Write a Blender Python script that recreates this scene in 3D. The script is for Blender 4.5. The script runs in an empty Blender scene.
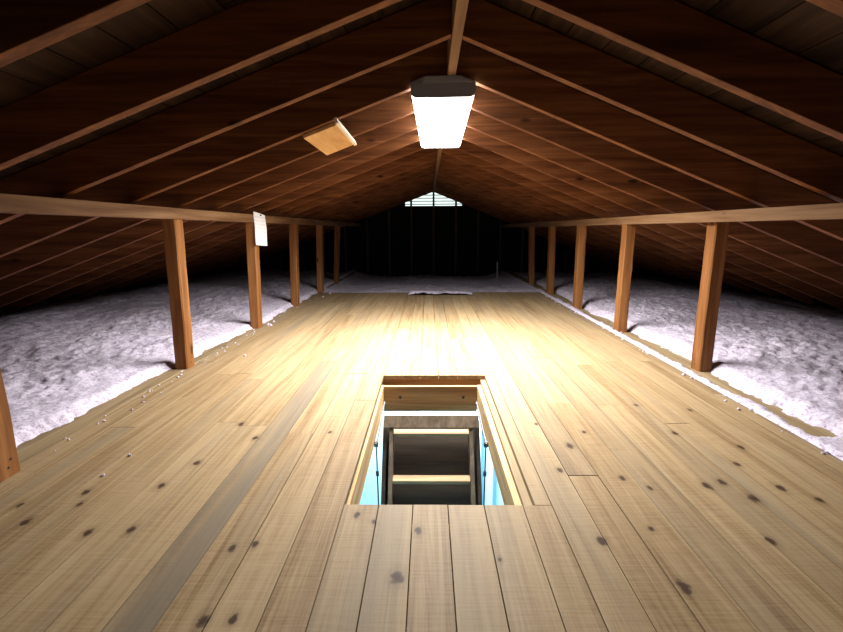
import bpy, bmesh, math, random
import numpy as np
from mathutils import Vector, Matrix

C = bpy.context.scene
col = C.collection
random.seed(7)

# ------------------------------------------------------------------ camera
F_PX, PIT, YAW, ROLL, EYE = 455.8, .1873, .0153, .0053, .80
cp, sp, cy, sy, cr, sr = (math.cos(PIT), math.sin(PIT), math.cos(YAW), math.sin(YAW), math.cos(ROLL), math.sin(ROLL))
A0 = Vector((cy, sy, 0)); B0 = Vector((-sy * sp, cy * sp, cp)); F0 = Vector((-sy * cp, cy * cp, -sp))
right = cr * A0 - sr * B0; up = sr * A0 + cr * B0
cam = bpy.data.cameras.new('camera'); cam.sensor_width = 36; cam.lens = F_PX / 843 * 36
cam.clip_start = .02
camo = bpy.data.objects.new('camera', cam); col.objects.link(camo)
M = Matrix((right, up, -F0)).transposed().to_4x4(); M.translation = (0, 0, EYE)
camo.matrix_world = M
C.camera = camo

# ------------------------------------------------------------------ sky, exposure
w = bpy.data.worlds.new('sky'); C.world = w; w.use_nodes = True
bg = w.node_tree.nodes['Background']
bg.inputs[0].default_value = (.80, .93, .90, 1); bg.inputs[1].default_value = 1.5
C.view_settings.view_transform = 'Standard'; C.view_settings.look = 'None'
C.view_settings.gamma = 1; C.view_settings.use_curve_mapping = False
C.view_settings.exposure = 0.0
LAMP_STRENGTH = 15.0
TUBE_WATTS = 160.0
HALL_FILL_WATTS = 36.0
C.cycles.max_bounces = 10; C.cycles.diffuse_bounces = 6
C.cycles.use_denoising = True

# ------------------------------------------------------------------ helpers
def link(o, parent=None):
    col.objects.link(o)
    if parent: o.parent = parent
    return o
def tag(o, label=None, cat=None, group=None, kind=None):
    if label: o['label'] = label
    if cat: o['category'] = cat
    if group: o['group'] = group
    if kind: o['kind'] = kind
    return o
def obj(name, bm, m, parent=None, loc=None, rot=None, smooth=False):
    me = bpy.data.meshes.new(name)
    if isinstance(bm, bmesh.types.BMesh):
        bmesh.ops.recalc_face_normals(bm, faces=bm.faces); bm.to_mesh(me); bm.free()
    else:
        me.from_pydata(bm[0], [], bm[1]); me.update()
    me.materials.append(m)
    if smooth:
        for p in me.polygons: p.use_smooth = True
    o = bpy.data.objects.new(name, me)
    if loc: o.location = loc
    if rot: o.rotation_euler = rot
    return link(o, parent)
def empty(name, loc, rot=(0, 0, 0)):
    o = bpy.data.objects.new(name, None); o.location = loc; o.rotation_euler = rot
    o.empty_display_size = .1
    return link(o)
def bx(bm, lo, hi, bev=0., mat=None):
    t = bmesh.new()
    bmesh.ops.create_cube(t, size=1)
    for v in t.verts:
        v.co = Vector([(lo[i] + hi[i]) / 2 + v.co[i] * (hi[i] - lo[i]) for i in range(3)])
    if bev: bmesh.ops.bevel(t, geom=t.edges[:], offset=bev, segments=2, affect='EDGES', profile=.6)
    if mat is not None: bmesh.ops.transform(t, matrix=mat, verts=t.verts)
    me = bpy.data.meshes.new('t'); t.to_mesh(me); t.free(); bm.from_mesh(me); bpy.data.meshes.remove(me)
    return bm
def prism(bm, pts, axis, a, b, bev=0.):
    """closed polygon pts (2D) extruded along axis 0/1/2 from a to b"""
    def v3(p, q):
        return {0: (q, p[0], p[1]), 1: (p[0], q, p[1]), 2: (p[0], p[1], q)}[axis]
    t = bmesh.new()
    va = [t.verts.new(v3(p, a)) for p in pts]; vb = [t.verts.new(v3(p, b)) for p in pts]
    n = len(pts)
    t.faces.new(va); t.faces.new(list(reversed(vb)))
    for i in range(n): t.faces.new((va[i], vb[i], vb[(i + 1) % n], va[(i + 1) % n]))
    bmesh.ops.recalc_face_normals(t, faces=t.faces)
    if bev: bmesh.ops.bevel(t, geom=t.edges[:], offset=bev, segments=2, affect='EDGES', profile=.6)
    me = bpy.data.meshes.new('t'); t.to_mesh(me); t.free(); bm.from_mesh(me); bpy.data.meshes.remove(me)
    return bm
def tube(bm, p, q, r, n=12, r2=None):
    p, q = Vector(p), Vector(q); d = q - p
    mt = Matrix.Translation((p + q) / 2) @ d.to_track_quat('Z', 'Y').to_matrix().to_4x4()
    bmesh.ops.create_cone(bm, cap_ends=True, segments=n, radius1=r, radius2=r if r2 is None else r2, depth=d.length, matrix=mt)
    return bm
def bm_(): return bmesh.new()

# ------------------------------------------------------------------ materials
class NT:
    def __init__(s, name):
        s.m = bpy.data.materials.new(name); s.m.use_nodes = True; s.t = s.m.node_tree
        s.b = s.t.nodes['Principled BSDF']
    def n(s, kind, **kw):
        x = s.t.nodes.new(kind)
        for k, v in kw.items():
            if k.startswith('i_'): x.inputs[int(k[2:])].default_value = v
            else: setattr(x, k, v)
        return x
    def l(s, a, b): s.t.links.new(a, b)
    def math(s, op, a, b=None, clamp=False):
        x = s.n('ShaderNodeMath', operation=op, use_clamp=clamp)
        for i, v in enumerate((a, b)):
            if v is None: continue
            if isinstance(v, (int, float)): x.inputs[i].default_value = v
            else: s.l(v, x.inputs[i])
        return x.outputs[0]
    def mix(s, fac, a, b, blend='MIX'):
        x = s.n('ShaderNodeMix', data_type='RGBA', blend_type=blend)
        for i, v in ((0, fac), (6, a), (7, b)):
            if isinstance(v, (int, float)): x.inputs[i].default_value = v
            elif isinstance(v, tuple): x.inputs[i].default_value = (*v, 1)
            else: s.l(v, x.inputs[i])
        return x.outputs[2]
    def ramp(s, fac, stops):
        x = s.n('ShaderNodeValToRGB'); e = x.color_ramp.elements
        while len(e) < len(stops): e.new(.5)
        for k, (p, c) in enumerate(stops): e[k].position = p; e[k].color = (*c, 1) if len(c) == 3 else c
        s.l(fac, x.inputs[0]); return x.outputs[0]
    def noise(s, vec, scale, detail=4, rough=.55, dist=0):
        x = s.n('ShaderNodeTexNoise'); x.inputs['Scale'].default_value = scale; x.inputs['Detail'].default_value = detail
        x.inputs['Roughness'].default_value = rough; x.inputs['Distortion'].default_value = dist
        s.l(vec, x.inputs['Vector']); return x.outputs[0]
    def vscale(s, vec, k, add=None):
        x = s.n('ShaderNodeMapping'); x.inputs['Scale'].default_value = k; s.l(vec, x.inputs[0])
        o = x.outputs[0]
        if add is not None:
            y = s.n('ShaderNodeVectorMath', operation='ADD'); s.l(o, y.inputs[0]); s.l(add, y.inputs[1]); o = y.outputs[0]
        return o
    def bump(s, h, strength=.3, dist=.004):
        x = s.n('ShaderNodeBump'); x.inputs['Strength'].default_value = strength; x.inputs['Distance'].default_value = dist
        s.l(h, x.inputs['Height']); s.l(x.outputs[0], s.b.inputs['Normal'])
    def done(s, color, rough=.6, spec=.3, metal=0.):
        if isinstance(color, tuple): s.b.inputs['Base Color'].default_value = (*color, 1)
        else: s.l(color, s.b.inputs['Base Color'])
        s.b.inputs['Roughness'].default_value = rough; s.b.inputs['Specular IOR Level'].default_value = spec
        s.b.inputs['Metallic'].default_value = metal
        return s.m

def wood(name, dark, mid, light, axis=0, rough=.65, knots=True, spec=.25, fine=1.):
    """sawn timber; grain runs along local axis"""
    s = NT(name)
    tc = s.n('ShaderNodeTexCoord'); oi = s.n('ShaderNodeObjectInfo')
    rnd = s.math('MULTIPLY', oi.outputs['Random'], 37.)
    cx = s.n('ShaderNodeCombineXYZ'); s.l(rnd, cx.inputs[0]); s.l(rnd, cx.inputs[1]); s.l(rnd, cx.inputs[2])
    k = [26 * fine] * 3; k[axis] = 1.4
    v = s.vscale(tc.outputs['Object'], k, cx.outputs[0])
    g = s.noise(v, 1.0, 6, .6, .6)
    k2 = [120.] * 3; k2[axis] = 5.
    g2 = s.noise(s.vscale(tc.outputs['Object'], k2, cx.outputs[0]), 1.0, 3, .6)
    f = s.math('ADD', s.math('MULTIPLY', g, .8), s.math('MULTIPLY', g2, .2))
    f = s.math('ADD', f, s.math('MULTIPLY', s.math('SUBTRACT', oi.outputs['Random'], .5), .10))
    c = s.ramp(f, [(.34, dark), (.5, mid), (.66, light)])
    if knots:
        k3 = [7.] * 3; k3[axis] = 2.6
        vo = s.n('ShaderNodeTexVoronoi'); vo.inputs['Scale'].default_value = 1.
        s.l(s.vscale(tc.outputs['Object'], k3, cx.outputs[0]), vo.inputs['Vector'])
        kf = s.ramp(vo.outputs['Distance'], [(.05, (1, 1, 1)), (.12, (0, 0, 0))])
        c = s.mix(kf, c, tuple(x * .35 for x in dark))
    s.bump(g2, .25, .002)
    return s.done(c, rough, spec)

M_raft = wood('rafter_timber', (.085, .026, .007), (.165, .056, .016), (.27, .105, .034))
M_deck = None
M_post = wood('post_timber', (.1338, .0490, .0123), (.2342, .0920, .0251), (.3067, .1394, .0474), axis=2)
M_rail = wood('rail_timber', (.1221, .0562, .0220), (.2051, .1074, .0488), (.2735, .1661, .0879), axis=1)
M_plate = wood('plate_timber', (.1913, .1339, .0701), (.3060, .2167, .1148), (.3825, .2932, .1721), axis=1)
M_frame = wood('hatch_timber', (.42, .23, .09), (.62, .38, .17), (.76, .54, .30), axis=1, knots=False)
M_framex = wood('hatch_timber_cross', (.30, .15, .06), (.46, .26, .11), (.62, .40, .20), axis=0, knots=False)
M_joist = wood('joist_timber', (.16, .08, .03), (.28, .15, .06), (.38, .22, .10), axis=0)
M_stile = wood('ladder_stile_timber', (.10, .068, .045), (.17, .12, .08), (.25, .18, .12), axis=2, knots=False)
M_tread = wood('ladder_tread_timber', (.28, .18, .09), (.40, .28, .155), (.50, .37, .22), axis=0, knots=False)
M_pale = wood('lamplit_edge_timber', (.62, .52, .38), (.76, .68, .54), (.86, .80, .68), axis=1, knots=False)  # lamplight on the scrap board's edge, put into a paler wood colour
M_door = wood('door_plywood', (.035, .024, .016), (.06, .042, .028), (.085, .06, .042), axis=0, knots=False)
M_ply = wood('scrap_plywood', (.45, .24, .085), (.62, .36, .14), (.75, .50, .24), axis=1, knots=False, fine=.5)
M_stud = wood('stud_timber', (.05, .035, .025), (.09, .065, .045), (.13, .10, .07), axis=2)

# roof boards: boards run along the ridge
def deck_mat():
    s = NT('roof_board_timber')
    at = s.n('ShaderNodeAttribute', attribute_name='bid'); geo = s.n('ShaderNodeNewGeometry')
    rnd = s.math('MULTIPLY', at.outputs['Fac'], 91.)
    cx = s.n('ShaderNodeCombineXYZ'); s.l(rnd, cx.inputs[0]); s.l(rnd, cx.inputs[1])
    g = s.noise(s.vscale(geo.outputs['Position'], (22, 1.3, 22), cx.outputs[0]), 1., 6, .6, .8)
    f = s.math('ADD', g, s.math('MULTIPLY', s.math('SUBTRACT', at.outputs['Fac'], .5), .16))
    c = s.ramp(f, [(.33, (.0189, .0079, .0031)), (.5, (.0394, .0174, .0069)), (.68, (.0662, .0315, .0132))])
    vo = s.n('ShaderNodeTexVoronoi'); s.l(s.vscale(geo.outputs['Position'], (6, 2.4, 6), cx.outputs[0]), vo.inputs['Vector'])
    vo.inputs['Scale'].default_value = 1
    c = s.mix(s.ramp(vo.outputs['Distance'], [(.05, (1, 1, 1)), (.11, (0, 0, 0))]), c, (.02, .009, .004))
    s.bump(g, .3, .003)
    return s.done(c, .7, .2)
M_deck = deck_mat()

# floor boards: sawn pine, knots placed board by board
KN = [(197,463,1),(161,486,1),(86,492,1),(88,533,1),(131,530,1),(26,522,1),(255,544,.8),(232,549,.8),(233,619,.8),(203,621,1),
      (241,424,1),(255,438,1),(80,504,.8),(20,505,.8),(602,541,1.1),(560,470,.9),(570,446,1.2),(622,478,.9),(651,529,.7),(675,433,1),
      (707,486,1.2),(722,482,1.1),(753,498,1.3),(781,488,1.1),(771,541,1),(684,587,1.2),(737,464,.9),(741,447,1),(584,432,.8),
      (650,488,.7),(397,578,1.3),(418,531,.9),(357,515,.8),(374,522,.6),(820,500,.9),(330,432,.7),(536,424,.7),(636,405,.8),(690,410,.8),(500,560,.5)]
def floor_point(px, py):
    u, v = px - 421.5, 316 - py
    u, v = u * cr + v * sr, -u * sr + v * cr
    d = u * A0 + v * B0 + F_PX * F0
    t = -EYE / d.z
    return d.x * t, d.y * t
def floor_mat():
    s = NT('floor_board_pine')
    at = s.n('ShaderNodeAttribute', attribute_name='bid'); geo = s.n('ShaderNodeNewGeometry')
    gr = s.n('ShaderNodeAttribute', attribute_name='grey')
    rnd = s.math('MULTIPLY', at.outputs['Fac'], 91.)
    cx = s.n('ShaderNodeCombineXYZ'); s.l(rnd, cx.inputs[0]); s.l(rnd, cx.inputs[1])
    P = geo.outputs['Position']
    g = s.noise(s.vscale(P, (30, 1.1, 30), cx.outputs[0]), 1., 6, .6, 1.2)
    g2 = s.noise(s.vscale(P, (150, 4, 150), cx.outputs[0]), 1., 3, .6)
    saw = s.noise(s.vscale(P, (9, 170, 9), cx.outputs[0]), 1., 2, .5)
    f = s.math('ADD', s.math('MULTIPLY', g, .75), s.math('MULTIPLY', g2, .25))
    f = s.math('ADD', f, s.math('MULTIPLY', s.math('SUBTRACT', at.outputs['Fac'], .5), .12))
    f = s.math('ADD', f, s.math('MULTIPLY', s.math('SUBTRACT', saw, .5), .26))
    c = s.ramp(f, [(.30, (.1807, .1091, .0511)), (.44, (.2680, .1776, .0904)), (.56, (.3303, .2306, .1246)), (.74, (.3988, .2929, .1683))])
    # weathered grey streaks that belong to single boards
    st = s.noise(s.vscale(P, (7, .5, 7), cx.outputs[0]), 1., 3, .5)
    c = s.mix(s.ramp(st, [(.52, (0, 0, 0)), (.72, (.55, .55, .55))]), c, (.20, .165, .118))
    gn = s.noise(s.vscale(P, (26, .8, 26)), 1., 4, .6)
    c = s.mix(s.math('MULTIPLY', gr.outputs['Fac'], s.ramp(gn, [(.36, (.55, .55, .55)), (.55, (1.3, 1.3, 1.3))])), c, (.145, .118, .088))
    # knots
    sep = s.n('ShaderNodeSeparateXYZ'); s.l(P, sep.inputs[0])
    wob = s.noise(s.vscale(P, (60, 60, 60)), 1., 2)
    best = None
    for px, py, k in KN:
        x, y = floor_point(px, py)
        a, b = .0085 * k, .0135 * k
        dx = s.math('DIVIDE', s.math('SUBTRACT', sep.outputs[0], x), a)
        dy = s.math('DIVIDE', s.math('SUBTRACT', sep.outputs[1], y), b)
        d2 = s.math('ADD', s.math('MULTIPLY', dx, dx), s.math('MULTIPLY', dy, dy))
        best = d2 if best is None else s.math('MINIMUM', best, d2)
    best = s.math('ADD', s.math('SQRT', best), s.math('MULTIPLY', s.math('SUBTRACT', wob, .5), 1.6))
    c = s.mix(s.ramp(s.math('MULTIPLY', best, .25), [(.17, (.97, .97, .97)), (.27, (.72, .72, .72)), (.36, (.22, .22, .22)), (.8, (0, 0, 0))]), c, (.045, .020, .010))
    s.bump(s.math('ADD', s.math('MULTIPLY', saw, .6), g2), .25, .0012)
    return s.done(c, .62, .25)
M_floor = floor_mat()

def insulation_mat():
    s = NT('loose_fill_insulation')
    geo = s.n('ShaderNodeNewGeometry'); P = geo.outputs['Position']
    n1 = s.noise(s.vscale(P, (1, 1, 1)), 62., 4, .7)
    n2 = s.noise(s.vscale(P, (1, 1, 1)), 7., 3, .6)
    c = s.ramp(n1, [(.34, (.36, .28, .39)), (.45, (.63, .55, .67)), (.56, (.78, .71, .82))])
    c = s.mix(s.ramp(n2, [(.40, (.10, .10, .10)), (.58, (0, 0, 0))]), c, (.45, .39, .5))
    n3 = s.noise(s.vscale(P, (1, 1, 1)), 160., 3, .7)
    s.bump(n3, .8, .006)
    return s.done(c, .95, .05)
M_ins = insulation_mat()

def plain(name, c, rough=.5, spec=.4, metal=0., bump=None):
    s = NT(name)
    tc = s.n('ShaderNodeTexCoord')
    n = s.noise(tc.outputs['Object'], 18., 4)
    cc = s.mix(s.math('MULTIPLY', n, .25), c, tuple(x * .75 for x in c))
    if bump: s.bump(n, bump, .002)
    return s.done(cc, rough, spec, metal)
M_white = plain('white_enamel', (.80, .80, .80), .35)
M_cap = plain('grey_plastic_end_cap', (.30, .32, .36), .5)
M_steel = plain('dark_steel', (.06, .06, .065), .45, .5, .6)
M_zinc = plain('dull_plated_steel', (.20, .20, .20), .5, .4, .5)
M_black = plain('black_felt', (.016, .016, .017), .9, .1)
M_vent = plain('vent_painted_wood', (.72, .78, .74), .6)
M_wallblue = plain('pale_blue_paint', (.50, .78, .88), .7, .2)
M_trimw = plain('white_paint', (.80, .88, .92), .6, .2)
M_pipe = plain('white_plastic', (.75, .75, .78), .5)
M_hallfloor = wood('hall_floor_wood', (.03, .02, .012), (.05, .033, .02), (.07, .05, .03), axis=1, knots=False)

def lamp_mat():
    s = NT('lit_acrylic_diffuser')
    s.b.inputs['Emission Color'].default_value = (1.0, .985, .965, 1)
    s.b.inputs['Emission Strength'].default_value = LAMP_STRENGTH
    return s.done((.9, .9, .9), .4)
M_lamp = lamp_mat()
def paper_mat():
    s = NT('white_paper_tag'); tc = s.n('ShaderNodeTexCoord')
    sep = s.n('ShaderNodeSeparateXYZ'); s.l(tc.outputs['Object'], sep.inputs[0])
    rows = s.math('FRACT', s.math('MULTIPLY', sep.outputs[2], 34.))
    line = s.math('LESS_THAN', rows, .42)
    n = s.noise(s.vscale(tc.outputs['Object'], (1, 140, 34)), 1., 2)
    txt = s.math('MULTIPLY', line, s.math('GREATER_THAN', n, .52))
    inside = s.math('MULTIPLY', s.math('LESS_THAN', s.math('ABSOLUTE', sep.outputs[1]), .085),
                    s.math('LESS_THAN', s.math('ABSOLUTE', sep.outputs[2]), .105))
    c = s.mix(s.math('MULTIPLY', s.math('MULTIPLY', txt, inside), .45), (.86, .86, .88), (.42, .38, .52))
    return s.done(c, .8, .1)
M_paper = paper_mat()

# ------------------------------------------------------------------ roof geometry
XR, ZR, ML, MR = .108, EYE + .7119, .368, .403      # underside of rafters at the ridge
RD = .150                                           # rafter depth measured vertically
D0, SP = 1.0136, .4227
YB, YF = -1.9, 9.25                                 # rear and far gable planes
def under(x): return ZR - (ML * (XR - x) if x < XR else MR * (x - XR))
XEL, XER = XR - (ZR + RD) / ML - .05, XR + (ZR + RD) / MR + .05   # where the deck reaches floor level

def boards_mesh(name, boards, m, noshade=None):
    """boards: list of (bmesh-adder, id, grey); one mesh with per-face ids"""
    V, Fc, ids, gs = [], [], [], []
    for add, i, g in boards:
        t = bmesh.new(); add(t); t.verts.ensure_lookup_table()
        b = len(V)
        for k, v in enumerate(t.verts): v.index = k; V.append(v.co[:])
        for f in t.faces: Fc.append([b + v.index for v in f.verts]); ids.append(i); gs.append(g)
        t.free()
    me = bpy.data.meshes.new(name); me.from_pydata(V, [], Fc); me.update()
    a = me.attributes.new('bid', 'FLOAT', 'FACE'); a.data.foreach_set('value', ids)
    a = me.attributes.new('grey', 'FLOAT', 'FACE'); a.data.foreach_set('value', gs)
    me.materials.append(m)
    return link(bpy.data.objects.new(name, me))

# ceiling: sawn roof boards along the ridge under a continuous outer skin
bl = []
for side, sl, xe in ((-1, ML, XEL), (1, MR, XER)):
    L = math.hypot(1, sl); n = int(abs(xe - XR) * L / .145) + 1
    for k in range(n):
        s0, s1 = k * .145 / L, ((k + 1) * .145 - .005) / L
        xa, xb = XR + side * s0, XR + side * s1
        za, zb = ZR + RD - sl * s0, ZR + RD - sl * s1
        y = YB
        while y < YF:
            y2 = min(y + random.uniform(2.2, 4.2), YF)
            pts = [(xa, za), (xb, zb), (xb, zb + .02), (xa, za + .02)]
            bl.append((lambda t, p=pts, a=y, b=y2: prism(t, p, 1, a, b - .003), random.random(), 0.))
            y = y2
pts = [(XEL, ZR + RD - ML * (XR - XEL) + .0205), (XR, ZR + RD + .0205), (XER, ZR + RD - MR * (XER - XR) + .0205),
       (XER, ZR + RD - MR * (XER - XR) + .05), (XR, ZR + RD + .05), (XEL, ZR + RD - ML * (XR - XEL) + .05)]
bl.append((lambda t: prism(t, pts, 1, YB - .1, YF + .1), .1, 0.))
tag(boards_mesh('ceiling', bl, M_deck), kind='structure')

# floor boards
joints = [-1.43, -1.325, -1.213, -1.108, -.998, -.90, -.785, -.668, -.565, -.462, -.353, -.251, -.148, -.047, .056, .163, .277,
          .363, .460, .558, .668, .775, .885, .985, 1.09, 1.195, 1.30, 1.375, 1.44]
HX0, HX1, HD0, HD1 = -.251, .313, 1.222, 2.44
bl = []
for a, b in zip(joints[:-1], joints[1:]):
    end = 5.62 if -.24 < (a + b) / 2 < .56 else 5.86
    cuts = [YB]
    if a >= HX0 - .001 and b <= .37: cuts += [HD0]
    elif abs(a - .460) < .001: cuts += [1.388]
    y = max(cuts[-1], -.5)
    if a >= HX0 - .001 and b <= .37: y = HD1 + random.uniform(.8, 2.2); cuts.append(y)
    while True:
        y += random.uniform(2.2, 3.4)
        if y > end - .5: break
        cuts.append(y)
    cuts.append(end + random.uniform(-.015, .015))
    for c0, c1 in zip(cuts[:-1], cuts[1:]):
        g = .55 if abs(a + .668) < .001 and c0 < 2 else (.2 if random.random() < .1 else 0.)
        segs = [(a, b, c0, c1)]
        if a >= HX0 - .001 and b <= .37 and abs(c0 - HD0) < 1e-6:
            segs = [(a, b, HD1, c1)]
            if b > HX1: segs.append((HX1, b, HD0, HD1))
        for xa, xb, ya, yb in segs:
            if b > .36 and a > .27 and ya == HD0: yb = HD1 - .001
            dz = random.uniform(-.0008, .0008)
            bl.append((lambda t, q=(xa, xb, ya, yb, dz): bx(t, (q[0] + .0012, q[2] + .001, -.022 + q[4]), (q[1] - .0012, q[3] - .001, q[4]), .0012), random.random(), g))
tag(boards_mesh('floor', bl, M_floor), kind='structure')

# gable walls
VB, VH = EYE + .455, .56         # louvre opening: sill height, half width
def deckline(x): return ZR + RD - (ML * (XR - x) if x < XR else MR * (x - XR)) + .004
b = bm_()
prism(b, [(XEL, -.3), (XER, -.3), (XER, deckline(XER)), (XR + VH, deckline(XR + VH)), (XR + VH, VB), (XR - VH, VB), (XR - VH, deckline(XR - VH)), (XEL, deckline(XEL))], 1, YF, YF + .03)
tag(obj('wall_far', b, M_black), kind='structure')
b = bm_()
prism(b, [(XEL, -.3), (XER, -.3), (XER, deckline(XER)), (XR, deckline(XR)), (XEL, deckline(XEL))], 1, YB - .03, YB)
tag(obj('wall_rear', b, M_stud), kind='structure')

for nm, xw, sg in (('wall_left', XR - (ZR + RD - .10) / ML, -1), ('wall_right', XR + (ZR + RD - .10) / MR, 1)):
    b = bm_(); prism(b, [(xw, -.19), (xw, deckline(xw)), (xw + sg * .02, deckline(xw + sg * .02)), (xw + sg * .02, -.19)], 1, YB, YF)
    tag(obj(nm, b, M_stud), kind='structure')

# ------------------------------------------------------------------ rafters, ridge
ORD = ['nearest', 'second', 'third', 'fourth', 'fifth', 'sixth', 'seventh', 'eighth', 'ninth', 'tenth', 'eleventh', 'twelfth',
       'thirteenth', 'fourteenth', 'fifteenth', 'sixteenth', 'seventeenth', 'eighteenth', 'nineteenth', 'twentieth']
TH = .038
def rafter_mesh(side, sl, xe):
    dx = abs(xe - XR); x0, x1 = side * .0195, side * dx
    z0, z1 = -sl * .0195, -sl * dx
    pts = [(x0, z0), (x1, z1), (x1, z1 + RD - .002), (x0, z0 + RD - .002)]
    b = bm_(); prism(b, pts, 1, -TH / 2, TH / 2, .0025)
    # small sag-free notch line: heel cut over the wall plate
    return b
protoL = obj('rafter', rafter_mesh(-1, ML, XR - (ZR - .09) / ML), M_raft)
protoR = obj('rafter', rafter_mesh(1, MR, XR + (ZR - .07) / MR), M_raft)
for i in range(20):
    y = D0 + SP * i
    if y > YF - .05: break
    for side, pr in ((-1, protoL), (1, protoR)):
        o = pr if i == 0 else link(pr.copy())
        o.location = (XR, y + random.uniform(-.006, .006), ZR + random.uniform(-.004, .004))
        sn = 'left' if side < 0 else 'right'
        lit = 'dark' if y < 2.1 else ('lamplit orange' if y < 5.6 else 'dim brown')
        lab = f'{lit} rafter on the {sn} roof slope, {ORD[i]} counting back from the camera'
        if i == 0: lab = f'dark rafter on the {sn} roof slope, nearest the camera at the top corner'
        tag(o, lab, 'rafter', f'rafters of the {sn} roof slope')
b = bm_(); bx(b, (XR - .019, YB + .01, ZR - .022), (XR + .019, YF - .01, ZR + RD - .02), .003)
tag(obj('ridge_beam', b, M_rail), 'long narrow ridge board running overhead from the camera to the gable vent', 'beam')

# ------------------------------------------------------------------ knee rails, posts, sole plates
RLX0, RLX1, RLZ0, RLZ1 = -1.485, -1.402, EYE + .064, EYE + .125
RRX0, RRX1, RRZ0, RRZ1 = 1.495, 1.58, EYE + .031, EYE + .088
b = bm_(); bx(b, (RLX0, YB + .02, RLZ0), (RLX1, YF - .1, RLZ1), .004, Matrix.Translation((-1.45, 1.5, 0)) @ Matrix.Rotation(-.009, 4, 'Z') @ Matrix.Translation((1.45, -1.5, 0)))
tag(obj('rail', b, M_rail), 'long horizontal timber rail along the left row of posts, above left insulation', 'rail')
b = bm_(); bx(b, (RRX0, YB + .02, RRZ0), (RRX1, YF - .1, RRZ1), .004, Matrix.Translation((1.53, 2.5, 0)) @ Matrix.Rotation(.006, 4, 'Z') @ Matrix.Translation((-1.53, -2.5, 0)))
tag(obj('rail', b, M_rail), 'long horizontal timber rail along the right row of posts, above right insulation', 'rail')
b = bm_(); bx(b, (-1.60, YB + .02, -.04), (-1.433, 9.1, -.001), .003)
tag(obj('sole_plate', b, M_plate), 'grey-brown timber plate half buried in fluff under the left posts', 'plate')
b = bm_(); bx(b, (1.493, YB + .02, -.042), (1.625, 9.1, -.004), .003)
tag(obj('sole_plate', b, M_plate), 'timber plate patchily covered with white fluff under the right posts', 'plate')
def post(x0, x1, y0, y1, z0, z1, lean, label, grp, nail_side):
    cx_, cy_ = (x0 + x1) / 2, (y0 + y1) / 2
    w_, d_ = (x1 - x0) / 2, (y1 - y0) / 2
    b = bm_(); h = z1 - z0
    # sawn post with a little wane and lean: rings along the height
    N = 10; rings = []
    for k in range(N + 1):
        t = k / N; ox = lean * (1 - t) + random.uniform(-.0012, .0012); oy = random.uniform(-.001, .001)
        c = .005 + random.uniform(0, .003)
        sh = [(-w_ + c, -d_), (w_ - c, -d_), (w_, -d_ + c), (w_, d_ - c), (w_ - c, d_), (-w_ + c, d_), (-w_, d_ - c), (-w_, -d_ + c)]
        rings.append([b.verts.new((ox + px, oy + py, h * t)) for px, py in sh])
    b.faces.new(list(reversed(rings[0]))); b.faces.new(rings[-1])
    for r0, r1 in zip(rings[:-1], rings[1:]):
        for j in range(8): b.faces.new((r0[j], r0[(j + 1) % 8], r1[(j + 1) % 8], r1[j]))
    e = obj('support_post', b, M_post, loc=(cx_, cy_, z0))
    tag(e, label, 'post', grp)
    for zz in (.035, .06):
        nb = bm_(); s_ = nail_side
        tube(nb, (s_ * (w_ - .002) + lean, -.02 + zz * .5, zz), (s_ * (w_ + .0015) + lean, -.02 + zz * .5, zz), .0035, 8)
        obj('nail', nb, M_steel, e)
    return e
LP = [(1.372, 'left support post cut by the photo edge, nearest the camera'), (2.60, 'tall left support post with a dark front face, first one whole in view'),
      (3.72, 'left support post carrying the white paper sheet'), (4.85, 'slim lit left post just beyond the post with the paper'),
      (5.97, 'left post standing at the far corner of the board floor'), (7.10, 'faint left post farthest back, beyond the end of the floor')]
for k, (y, lab) in enumerate(LP):
    sk = .009 * max(0, y - 1.5) if k > 1 else 0      # the rail and post heads run slightly inwards
    post(-1.478 + sk, -1.402 + sk, y - .043, y + .043, -.002, RLZ0 + .002, (.012, -.012, .0, .0, .012, .0)[k] - sk, lab, 'posts of the left row', 1)
RP = [(1.43, 'right support post nearest the camera, outside the photo edge'), (2.555, 'thick right support post with dark side face, nearest in view'),
      (3.565, 'lit orange right post, second back from the thick near post'), (4.63, 'slim right post, third from the front of the right row'),
      (5.70, 'dim right post at the far corner of the board floor'), (6.80, 'faint right post farthest back, beyond the end of the floor')]
for k, (y, lab) in enumerate(RP):
    if k == 0: continue
    px_ = .042 if k == 1 else -.006 * (y - 2.5)
    post(1.500 + px_, 1.576 + px_, y - .043, y + .043, -.005, RRZ0 + .002, (0, -.006, -.014, -.012, -.01, 0)[k] - (px_ if k > 1 else 0), lab, 'posts of the right row', -1)

# paper sheet on the left rail
V, Fc = [], []
ny, nz = 8, 12
for layer in (0, 1):
    for j in range(nz + 1):
        for i in range(ny + 1):
            u, v = i / ny - .5, j / nz - .5
            V.append((.010 * math.sin(u * 4 + v * 2) * .5 + .004 * math.cos(v * 7) + .022 * max(0, -v - .1) + layer * .0012, u * .185, v * .262 - .012 * (u + .5) * (v > .35)))
S = (ny + 1) * (nz + 1)
for j in range(nz):
    for i in range(ny):
        a = j * (ny + 1) + i
        Fc.append((a, a + 1, a + ny + 2, a + ny + 1)); Fc.append((S + a, S + a + ny + 1, S + a + ny + 2, S + a + 1))
edge = [i for i in range(ny + 1)] + [j * (ny + 1) + ny for j in range(1, nz + 1)] + [nz * (ny + 1) + i for i in range(ny - 1, -1, -1)] + [j * (ny + 1) for j in range(nz - 1, 0, -1)]
for p, q in zip(edge, edge[1:] + edge[:1]): Fc.append((p, S + p, S + q, q))
ppr = obj('paper_sheet', (V, Fc), M_paper, loc=(-1.364, 3.755, EYE + .010), rot=(math.radians(-4), 0, math.radians(-6)), smooth=False)
tag(ppr, 'white paper sheet with faint lines of writing tacked to the left rail', 'paper')
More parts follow.
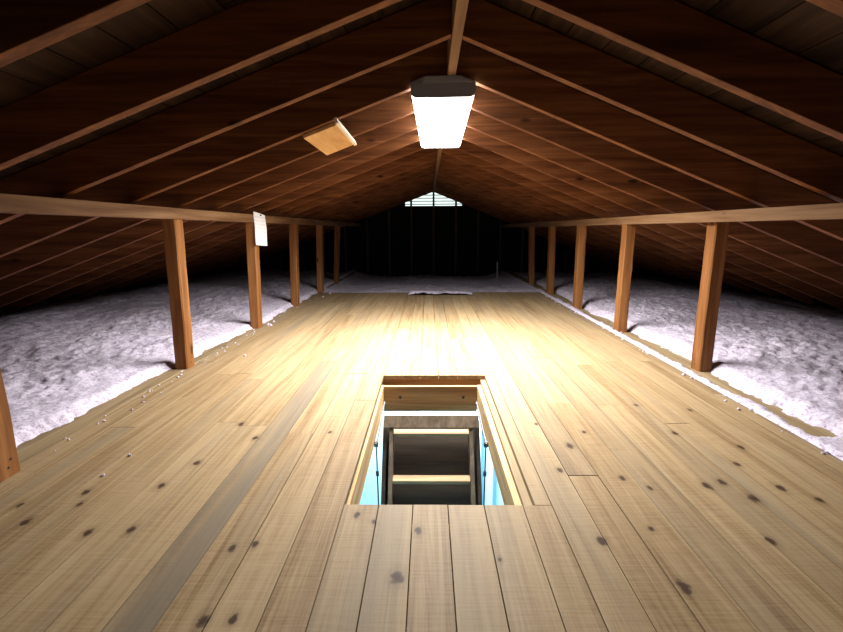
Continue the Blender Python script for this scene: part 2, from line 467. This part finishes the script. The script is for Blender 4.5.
nb = bm_(); tube(nb, (.0, 0, .112), (.012, 0, .112), .005, 10); obj('tack', nb, M_zinc, ppr)

# ------------------------------------------------------------------ lamp
LY0, LY1, LZ = 2.245, 3.578, EYE + .600
fx = empty('ceiling_light', (.070, LY0, LZ), (0, 0, math.radians(-1.05)))
tag(fx, 'glowing fluorescent wraparound fixture hung below the ridge board', 'light fixture')
Ld = LY1 - LY0
b = bm_()
prof = [(-.146, .052), (-.146, .018), (-.138, .006), (-.122, 0), (.122, 0), (.138, .006), (.146, .018), (.146, .052), (.141, .052), (.141, .020), (.120, .006), (-.120, .006), (-.141, .020), (-.141, .052)]
prism(b, prof, 1, .008, Ld - .008)
obj('diffuser', b, M_lamp, fx)
b = bm_(); prism(b, [(-.138, .056), (.138, .056), (.138, .062), (.08, .086), (-.08, .086), (-.138, .062)], 1, .0, Ld, .002)
obj('housing', b, M_white, fx)
for yy in (0, Ld - .006):
    b = bm_(); prism(b, [(-.149, .062), (-.149, .016), (-.140, .002), (-.123, -.003), (.123, -.003), (.140, .002), (.149, .016), (.149, .062), (.08, .089), (-.08, .089)], 1, yy, yy + .006)
    obj('end_cap', b, M_cap, fx)
for yy in (.16, Ld - .22):
    b = bm_(); bx(b, (.01, yy, .0855), (.05, yy + .06, .094), .002); obj('mounting_block', b, M_white, fx)
# the light of the two tubes, thrown down through the prismatic lens
tl = bpy.data.lights.new('tube_light', 'AREA'); tl.shape = 'RECTANGLE'; tl.size = .24; tl.size_y = Ld - .03; tl.energy = TUBE_WATTS
tl.color = (1., .985, .955); tl.spread = math.radians(152)
to = bpy.data.objects.new('tube_light', tl); link(to, fx); to.location = (0, Ld / 2, -.003)

# ------------------------------------------------------------------ scrap board under the left rafters
def uL(x): return ZR - ML * (XR - x)
an = math.atan(ML)
sb = empty('scrap_board', (-.517, 2.54, uL(-.517) - .0055))
tag(sb, 'short plywood scrap nailed under the left rafters beside the lamp', 'board')
Rm = Matrix.Rotation(-an, 4, 'Y')
b = bm_(); bx(b, (-.088, -.25, -.016), (.084, .26, 0), .0015, Rm); obj('board', b, M_ply, sb)
b = bm_(); bx(b, (.085, -.31, -.026), (.101, .25, .001), .0015, Rm); obj('edge_strip', b, M_pale, sb)['label'] = 'edge strip facing the lamp, the lamplight put into its pale colour'

# ------------------------------------------------------------------ hatch: joists, frame, ladder
def joist(lo, hi, lab):
    b = bm_(); bx(b, lo, hi, .002); tag(obj('floor_joist', b, M_joist if hi[0] - lo[0] > .2 else M_plate), lab, 'joist')
joist((-.60, HD1 + .006, -.165), (.62, HD1 + .044, -.023), 'brown floor joist forming the far side of the hatch opening')
joist((HX1 - .024, HD0 - .1, -.165), (HX1 + .012, HD1 + .004, -.025), 'timber joist along the right side of the hatch opening')
joist((HX0 - .052, HD0 - .1, -.165), (HX0 - .018, HD1 + .004, -.025), 'timber joist along the left side of the hatch opening')
hf = empty('hatch_frame', (.015, 1.85, -.04))
tag(hf, 'light timber lining frame set inside the attic floor hatch', 'frame')
fy1 = 2.395
def fr(name, lo, hi, m, lab=None):
    b = bm_(); bx(b, [lo[0] - .015, lo[1] - 1.85, lo[2] + .04], [hi[0] - .015, hi[1] - 1.85, hi[2] + .04], .0015)
    o = obj(name, b, m, hf)
    if lab: o['label'] = lab
    return o
fr('side_board', (-.266, 1.15, -.158), (-.246, fy1, -.040), M_frame)
fr('side_board', (.266, 1.15, -.158), (.288, fy1, -.040), M_frame)
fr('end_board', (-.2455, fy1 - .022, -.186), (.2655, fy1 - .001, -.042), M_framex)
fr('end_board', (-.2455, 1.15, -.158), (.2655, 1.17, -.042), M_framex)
for xx in (-.155, .19):
    nb = bm_(); tube(nb, (xx - .015, fy1 - .022 - 1.85, -.062), (xx - .015, fy1 - .030 - 1.85, -.062), .008, 6); obj('bolt', nb, M_steel, hf)

# ladder: 60 degree flight leaning down towards the camera
SL = math.radians(60)
Tp = Vector((.013, 2.232, EYE - .944))          # centre of the ladder top
dn = Vector((0, -math.cos(SL), -math.sin(SL)))  # down the flight
nr = Vector((0, math.sin(SL) * -1, math.cos(SL)))  # off the front of the flight, towards the camera
lad = empty('attic_ladder', Tp, (0, 0, 0))
tag(lad, 'folding wooden attic ladder dropping through the floor hatch', 'ladder')
RL = Matrix((Vector((1, 0, 0)), -nr, -dn)).transposed().to_4x4()   # local z up the flight, local -y towards the viewer
HW = .201
LEN = 2.35
for s_ in (-1, 1):
    b = bm_(); bx(b, (s_ * HW - .010, -.045, -LEN), (s_ * HW + .010, .045, -.022), .002, RL)
    obj('side_rail', b, M_stile, lad)
RinvRot = Matrix.Identity(4)
k = 0
dist = .079
while dist < LEN - .1:
    c = dn * dist
    b = bm_(); bx(b, (-HW + .0105, c.y - .044, c.z - .017), (HW - .0105, c.y + .012, c.z + .0), .002)
    obj('tread', b, M_tread, lad); dist += .224; k += 1
b = bm_(); bx(b, (-.240, -.052, -.072), (.240, -.046, -.010), .0015, RL); obj('top_crosspiece', b, M_stile, lad)
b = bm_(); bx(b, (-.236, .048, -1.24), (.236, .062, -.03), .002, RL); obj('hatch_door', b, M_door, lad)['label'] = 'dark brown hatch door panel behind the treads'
for s_ in (-1, 1):
    b = bm_(); bx(b, (s_ * .236 - .010, -.02, -1.22), (s_ * .236 + .010, .0475, -.03), .002, RL)
    obj('door_batten', b, M_door, lad)
# hinge arms and springs on the sides
for s_ in (-1, 1):
    x = (-.235 if s_ < 0 else .256)
    e = empty('hinge_arm', (x, 2.30, -.115))
    tag(e, f'dark metal hinge arm and spring rod on the {"left" if s_ < 0 else "right"} side of the hatch', 'hinge', 'hinge arms of the hatch')
    b = bm_()
    p, q = Vector((0, 0, 0)), Vector((0, -.40, -.03))
    d = (q - p); mt = Matrix.Translation((p + q) / 2) @ d.to_track_quat('X', 'Z').to_matrix().to_4x4()
    bx(b, (-d.length / 2 - .015, -.002, -.011), (d.length / 2 + .015, .002, .011), .0008, mt); obj('arm', b, M_zinc, e)
    b = bm_(); tube(b, (-.008, q.y, q.z), (.008, q.y, q.z), .014, 14); obj('pivot_knob', b, M_steel, e)
    b = bm_(); tube(b, (-.006, 0, 0), (.006, 0, 0), .009, 10); obj('pivot_bolt', b, M_steel, e)
    b = bm_(); tube(b, (0, q.y, q.z), (s_ * -.008, q.y - .02, q.z - .52), .0035, 8)
    tube(b, (s_ * -.002, q.y - .006, q.z - .13), (s_ * -.003, q.y - .0075, q.z - .15), .008, 8); obj('spring_rod', b, M_steel, e)

# ------------------------------------------------------------------ hallway below the hatch
HXa, HXb, HYa, HYb, HZ = -.78, .80, .70, 3.05, -2.62
def pane(name, lo, hi, m):
    b = bm_(); bx(b, lo, hi); return tag(obj(name, b, m), kind='structure')
pane('wall_hall_left', (HXa - .02, HYa, HZ), (HXa, HYb, -.19), M_wallblue)
pane('wall_hall_right', (HXb, HYa, HZ), (HXb + .02, HYb, -.19), M_wallblue)
pane('wall_hall_far', (HXa - .02, HYb, HZ), (HXb + .02, HYb + .02, -.19), M_wallblue)
pane('wall_hall_near', (HXa - .02, HYa - .02, HZ), (HXb + .02, HYa, -.19), M_wallblue)
pane('floor_hall', (HXa, HYa, HZ - .02), (HXb, HYb, HZ), M_hallfloor)
b = bm_()
for lo, hi in (((XEL, YB, -.185), (-.268, YF, -.166)), ((.290, YB, -.185), (XER, YF, -.166)), ((-.268, YB, -.185), (.290, 1.15, -.166)), ((-.268, 2.397, -.185), (.290, YF, -.166))):
    bx(b, lo, hi)
tag(obj('ceiling_hall', b, M_trimw), kind='structure')
for n_, xx in enumerate((.34, .43, .52, .61)):
    pane(f'trim_{n_ + 1}', (xx, HYb - .018, HZ), (xx + .035, HYb, -.20), M_trimw)
# added fill lamp, out of view, that brightens the hallway
gl = empty('hall_fill_light', (.0, 2.80, -.186)); tag(gl, 'added fill light, a small disc on the hallway ceiling, unseen below the hatch', 'light fixture')
b = bm_(); tube(b, (0, 0, 0), (0, 0, -.02), .07, 24); obj('base', b, M_white, gl)
ld = bpy.data.lights.new('hall_fill_area', 'AREA'); ld.shape = 'DISK'; ld.size = .13; ld.energy = HALL_FILL_WATTS; ld.color = (.93, .98, 1.0)
lo_ = bpy.data.objects.new('hall_fill_area', ld); link(lo_, gl); lo_.location = (0, 0, -.024)

# ------------------------------------------------------------------ gable vent and wall studs
gv = empty('gable_vent', (XR, YF + .005, VB))
tag(gv, 'bright louvred vent high in the far gable letting daylight in', 'vent')
def gb(x): return deckline(XR + x) - VB - .004
b = bm_(); bx(b, (-VH, -.004, -.012), (VH, .035, .006), .001); obj('sill', b, M_vent, gv)
for k in range(7):
    z = .035 + k * .058
    xl = -min(VH, max(.02, (ZR + RD - VB - z - .03) / ML)); xr_ = min(VH, max(.02, (ZR + RD - VB - z - .03) / MR))
    b = bm_(); bx(b, (xl, -.012, -.003), (xr_, .030, .003), .0008, Matrix.Translation((0, .018, z)) @ Matrix.Rotation(math.radians(28), 4, 'X'))
    obj('louvre', b, M_vent, gv)
sb_ = bm_(); sx = .44
for k in range(-8, 9):
    x = XR + k * sx
    zt = deckline(x) - .155 - .01
    if zt < .15: continue
    if abs(x - XR) < VH + .02: zt = deckline(x) - .006
    b = bm_(); bx(b, (x - .019, YF - .092, -.15), (x + .019, YF - .002, zt), .002)
    pos = 'at the middle of the far gable, splitting the vent' if k == 0 else f'{ORD[abs(k)] if abs(k) > 1 else "next"} {"left" if k < 0 else "right"} of the middle stud' if abs(k) > 1 else f'just {"left" if k < 0 else "right"} of the middle stud, beside the vent centre'
    if abs(k) > 1: pos = f'{ORD[abs(k) - 1]} to the {"left" if k < 0 else "right"} of the middle stud'
    tag(obj('wall_stud', b, M_stud), f'dim far gable wall stud, {pos}', 'stud', 'studs of the far gable wall')
b = bm_(); tube(b, (1.24, 8.2, -.2), (1.235, 8.2, .22), .013, 12)
bmesh.ops.create_uvsphere(b, u_segments=10, v_segments=6, radius=.013, matrix=Matrix.Translation((1.235, 8.2, .22)))
tag(obj('marker_stick', b, M_pipe), 'thin white stick standing up from the far insulation near the right posts', 'stick')

# ------------------------------------------------------------------ loose fill insulation
rng = np.random.default_rng(3)
class VN:
    """tileable value noise"""
    def __init__(s, n=256): s.g = rng.random((n, n)); s.n = n
    def __call__(s, x, y):
        xi = np.floor(x).astype(int); yi = np.floor(y).astype(int); fx_ = x - xi; fy_ = y - yi
        fx_ = fx_ * fx_ * (3 - 2 * fx_); fy_ = fy_ * fy_ * (3 - 2 * fy_)
        g = s.g; n = s.n; a = g[xi % n, yi % n]; b_ = g[(xi + 1) % n, yi % n]; c = g[xi % n, (yi + 1) % n]; d = g[(xi + 1) % n, (yi + 1) % n]
        return (a * (1 - fx_) + b_ * fx_) * (1 - fy_) + (c * (1 - fx_) + d * fx_) * fy_
vn = [VN() for _ in range(6)]
def fbm(x, y, f, o=4, g=.55):
    t = 0; a = 1; s_ = 0
    for k in range(o): t = t + a * (vn[k](x * f + 13.7 * k, y * f + 5.1 * k) - .5); s_ += a; a *= g; f *= 2.03
    return t / s_
def height(x, y):
    lump = fbm(x, y, 2.6, 3) * .065
    tuft = fbm(x + 40, y + 9, 19, 4, .72) * .055
    sl_ = np.maximum(-1.43 - x, 0); sr_ = np.maximum(x - 1.44, 0)
    # left bed: climbs from the plate towards the eaves
    cov = np.where(y < 2.0, .130, np.clip(.130 - (y - 2.0) * .06, .015, .130)) + fbm(x * 0 + 3, y, 6, 5, .75) * .11
    hl = np.clip((sl_ - cov) * .9, -.03, .035) + .045 * np.clip((sl_ - .1) / 1.6, 0, 1) ** .8
    # right bed: gutter of fluff, patchy plate, then the bed
    gw = .062 + .10 * fbm(x * 0 + 8, y, 5, 4, .7); bw = .175 + .13 * fbm(x * 0 + 21, y, 4, 4, .7)
    gw = gw + .12 * (y < 1.66); rough_ = .02 * fbm(x + 5, y + 3, 34, 3, .7)
    cg = np.clip((gw - sr_) / .022, -1, 1); cb = np.clip((sr_ - bw) / .03, -1, 1)
    pl = np.maximum(cg, cb) * .012 + rough_
    hr = pl + np.clip((sr_ - bw) * .45, 0, .03) - .03 * np.clip((sr_ - .6) / 1.4, 0, 1)
    hr = np.where(sr_ < .05, .001 + (np.maximum(hr, .004)) * np.clip(sr_ / .018, 0, 1), hr)
    h = np.where(x < 0, hl, hr)
    calm_l = np.clip((sl_ - .08) / .30, .22, 1); calm_r = np.clip((sr_ - .19) / .35, 0, 1)
    calm = np.where(x < 0, calm_l, calm_r)
    side = h + (lump + tuft) * calm
    mid = -.03 - .028 * np.clip(y - 6, 0, 4) + .05 * np.exp(-((y - 5.68) / .18) ** 2) * (np.abs(x - .15) < .40) + (lump + tuft) * .9
    wgt = np.clip((1.50 - np.abs(x)) / .35, 0, 1) * (y > 5.5)
    drop = -.028 * np.clip(y - 6, 0, 4) * (1 - wgt)
    side = side + drop * np.clip((np.abs(x) - 1.43) / .3, 0, 1)
    return side * (1 - wgt) + mid * wgt
def bed(name, xs, ys, lab, keep=None):
    X, Y = np.meshgrid(xs, ys); Z = height(X, Y)
    J = .45 * (xs[1] - xs[0]) 
    X2 = X + 0; Y2 = Y + fbm(X + 70, Y, 30, 2) * .03
    X2[:, 1:-1] += fbm(X[:, 1:-1] + 90, Y[:, 1:-1], 30, 2) * .03 * np.clip((np.abs(X[:, 1:-1]) - 1.55) * 3, 0, 1)
    V = np.stack([X2, Y2, Z], -1).reshape(-1, 3)
    ny_, nx_ = X.shape; i = np.arange(ny_ * nx_).reshape(ny_, nx_)
    Fq = np.stack([i[:-1, :-1], i[:-1, 1:], i[1:, 1:], i[1:, :-1]], -1).reshape(-1, 4)
    me = bpy.data.meshes.new(name)
    me.vertices.add(len(V)); me.vertices.foreach_set('co', V.astype(np.float32).ravel())
    me.loops.add(Fq.size); me.loops.foreach_set('vertex_index', Fq.ravel().astype(np.int32))
    me.polygons.add(len(Fq)); me.polygons.foreach_set('loop_start', np.arange(0, Fq.size, 4, dtype=np.int32))
    me.polygons.foreach_set('loop_total', np.full(len(Fq), 4, dtype=np.int32)); me.update(calc_edges=True); me.validate()
    me.materials.append(M_ins)
    o = link(bpy.data.objects.new(name, me)); tag(o, lab, 'insulation', None, 'stuff'); return o
def spaced(a, b, fn):
    out = [a]
    while out[-1] < b: out.append(out[-1] + fn(out[-1]))
    out[-1] = b; return np.array(out)
ys = spaced(YB + .02, YF - .002, lambda y: .05 if y < .8 else (.013 if y < 4.2 else (.02 if y < 6 else .035)))
xl = -spaced(1.4305, (ZR + RD - .10) / ML - XR - .002, lambda x: .013 if x < 2.6 else .022)[::-1]
xr = spaced(1.4405, (ZR + RD - .10) / MR + XR - .002, lambda x: .013 if x < 2.6 else .022)
bed('loose_insulation', xl, ys, 'white fluffy loose insulation spread along the left eaves')
bed('loose_insulation', xr, ys, 'white fluffy loose insulation spread along the right eaves')
bed('loose_insulation', spaced(-1.4305, 1.4405, lambda x: .022), spaced(5.60, YF - .002, lambda y: .022), 'dim strip of loose insulation between the end of the floor and the far gable')

# crumbs of fluff strewn on the boards
b = bm_()
def crumb(x, y, z, r):
    t = bmesh.new(); bmesh.ops.create_icosphere(t, subdivisions=2, radius=r, matrix=Matrix.Translation((x, y, z + r * .45)))
    for v in t.verts:
        v.co += Vector([random.uniform(-.28, .28) * r for _ in range(3)])
        v.co.z = max(v.co.z, z - .0005)
    me = bpy.data.meshes.new('t'); t.to_mesh(me); t.free(); b.from_mesh(me); bpy.data.meshes.remove(me)
spots = [(274, 322), (271, 326), (268, 325), (181, 375), (205, 363), (182, 372), (245, 356), (130, 456), (103, 476), (323, 297), (330, 294), (621, 333)]
for px, py in spots:
    x, y = floor_point(px, py); crumb(x, y, 0, random.uniform(.004, .007) * max(1, y / 2.2))
for k in range(60):
    crumb(-1.43 + abs(random.gauss(0, .05)), random.uniform(.8, 5.6), 0, random.uniform(.0025, .006))
for k in range(50):
    crumb(1.44 - abs(random.gauss(0, .02)), random.uniform(1.2, 5.6), 0, random.uniform(.003, .008))
tag(obj('insulation_crumbs', b, M_ins), 'tiny white crumbs of insulation strewn along the edges of the board floor', 'crumbs', None, 'stuff')
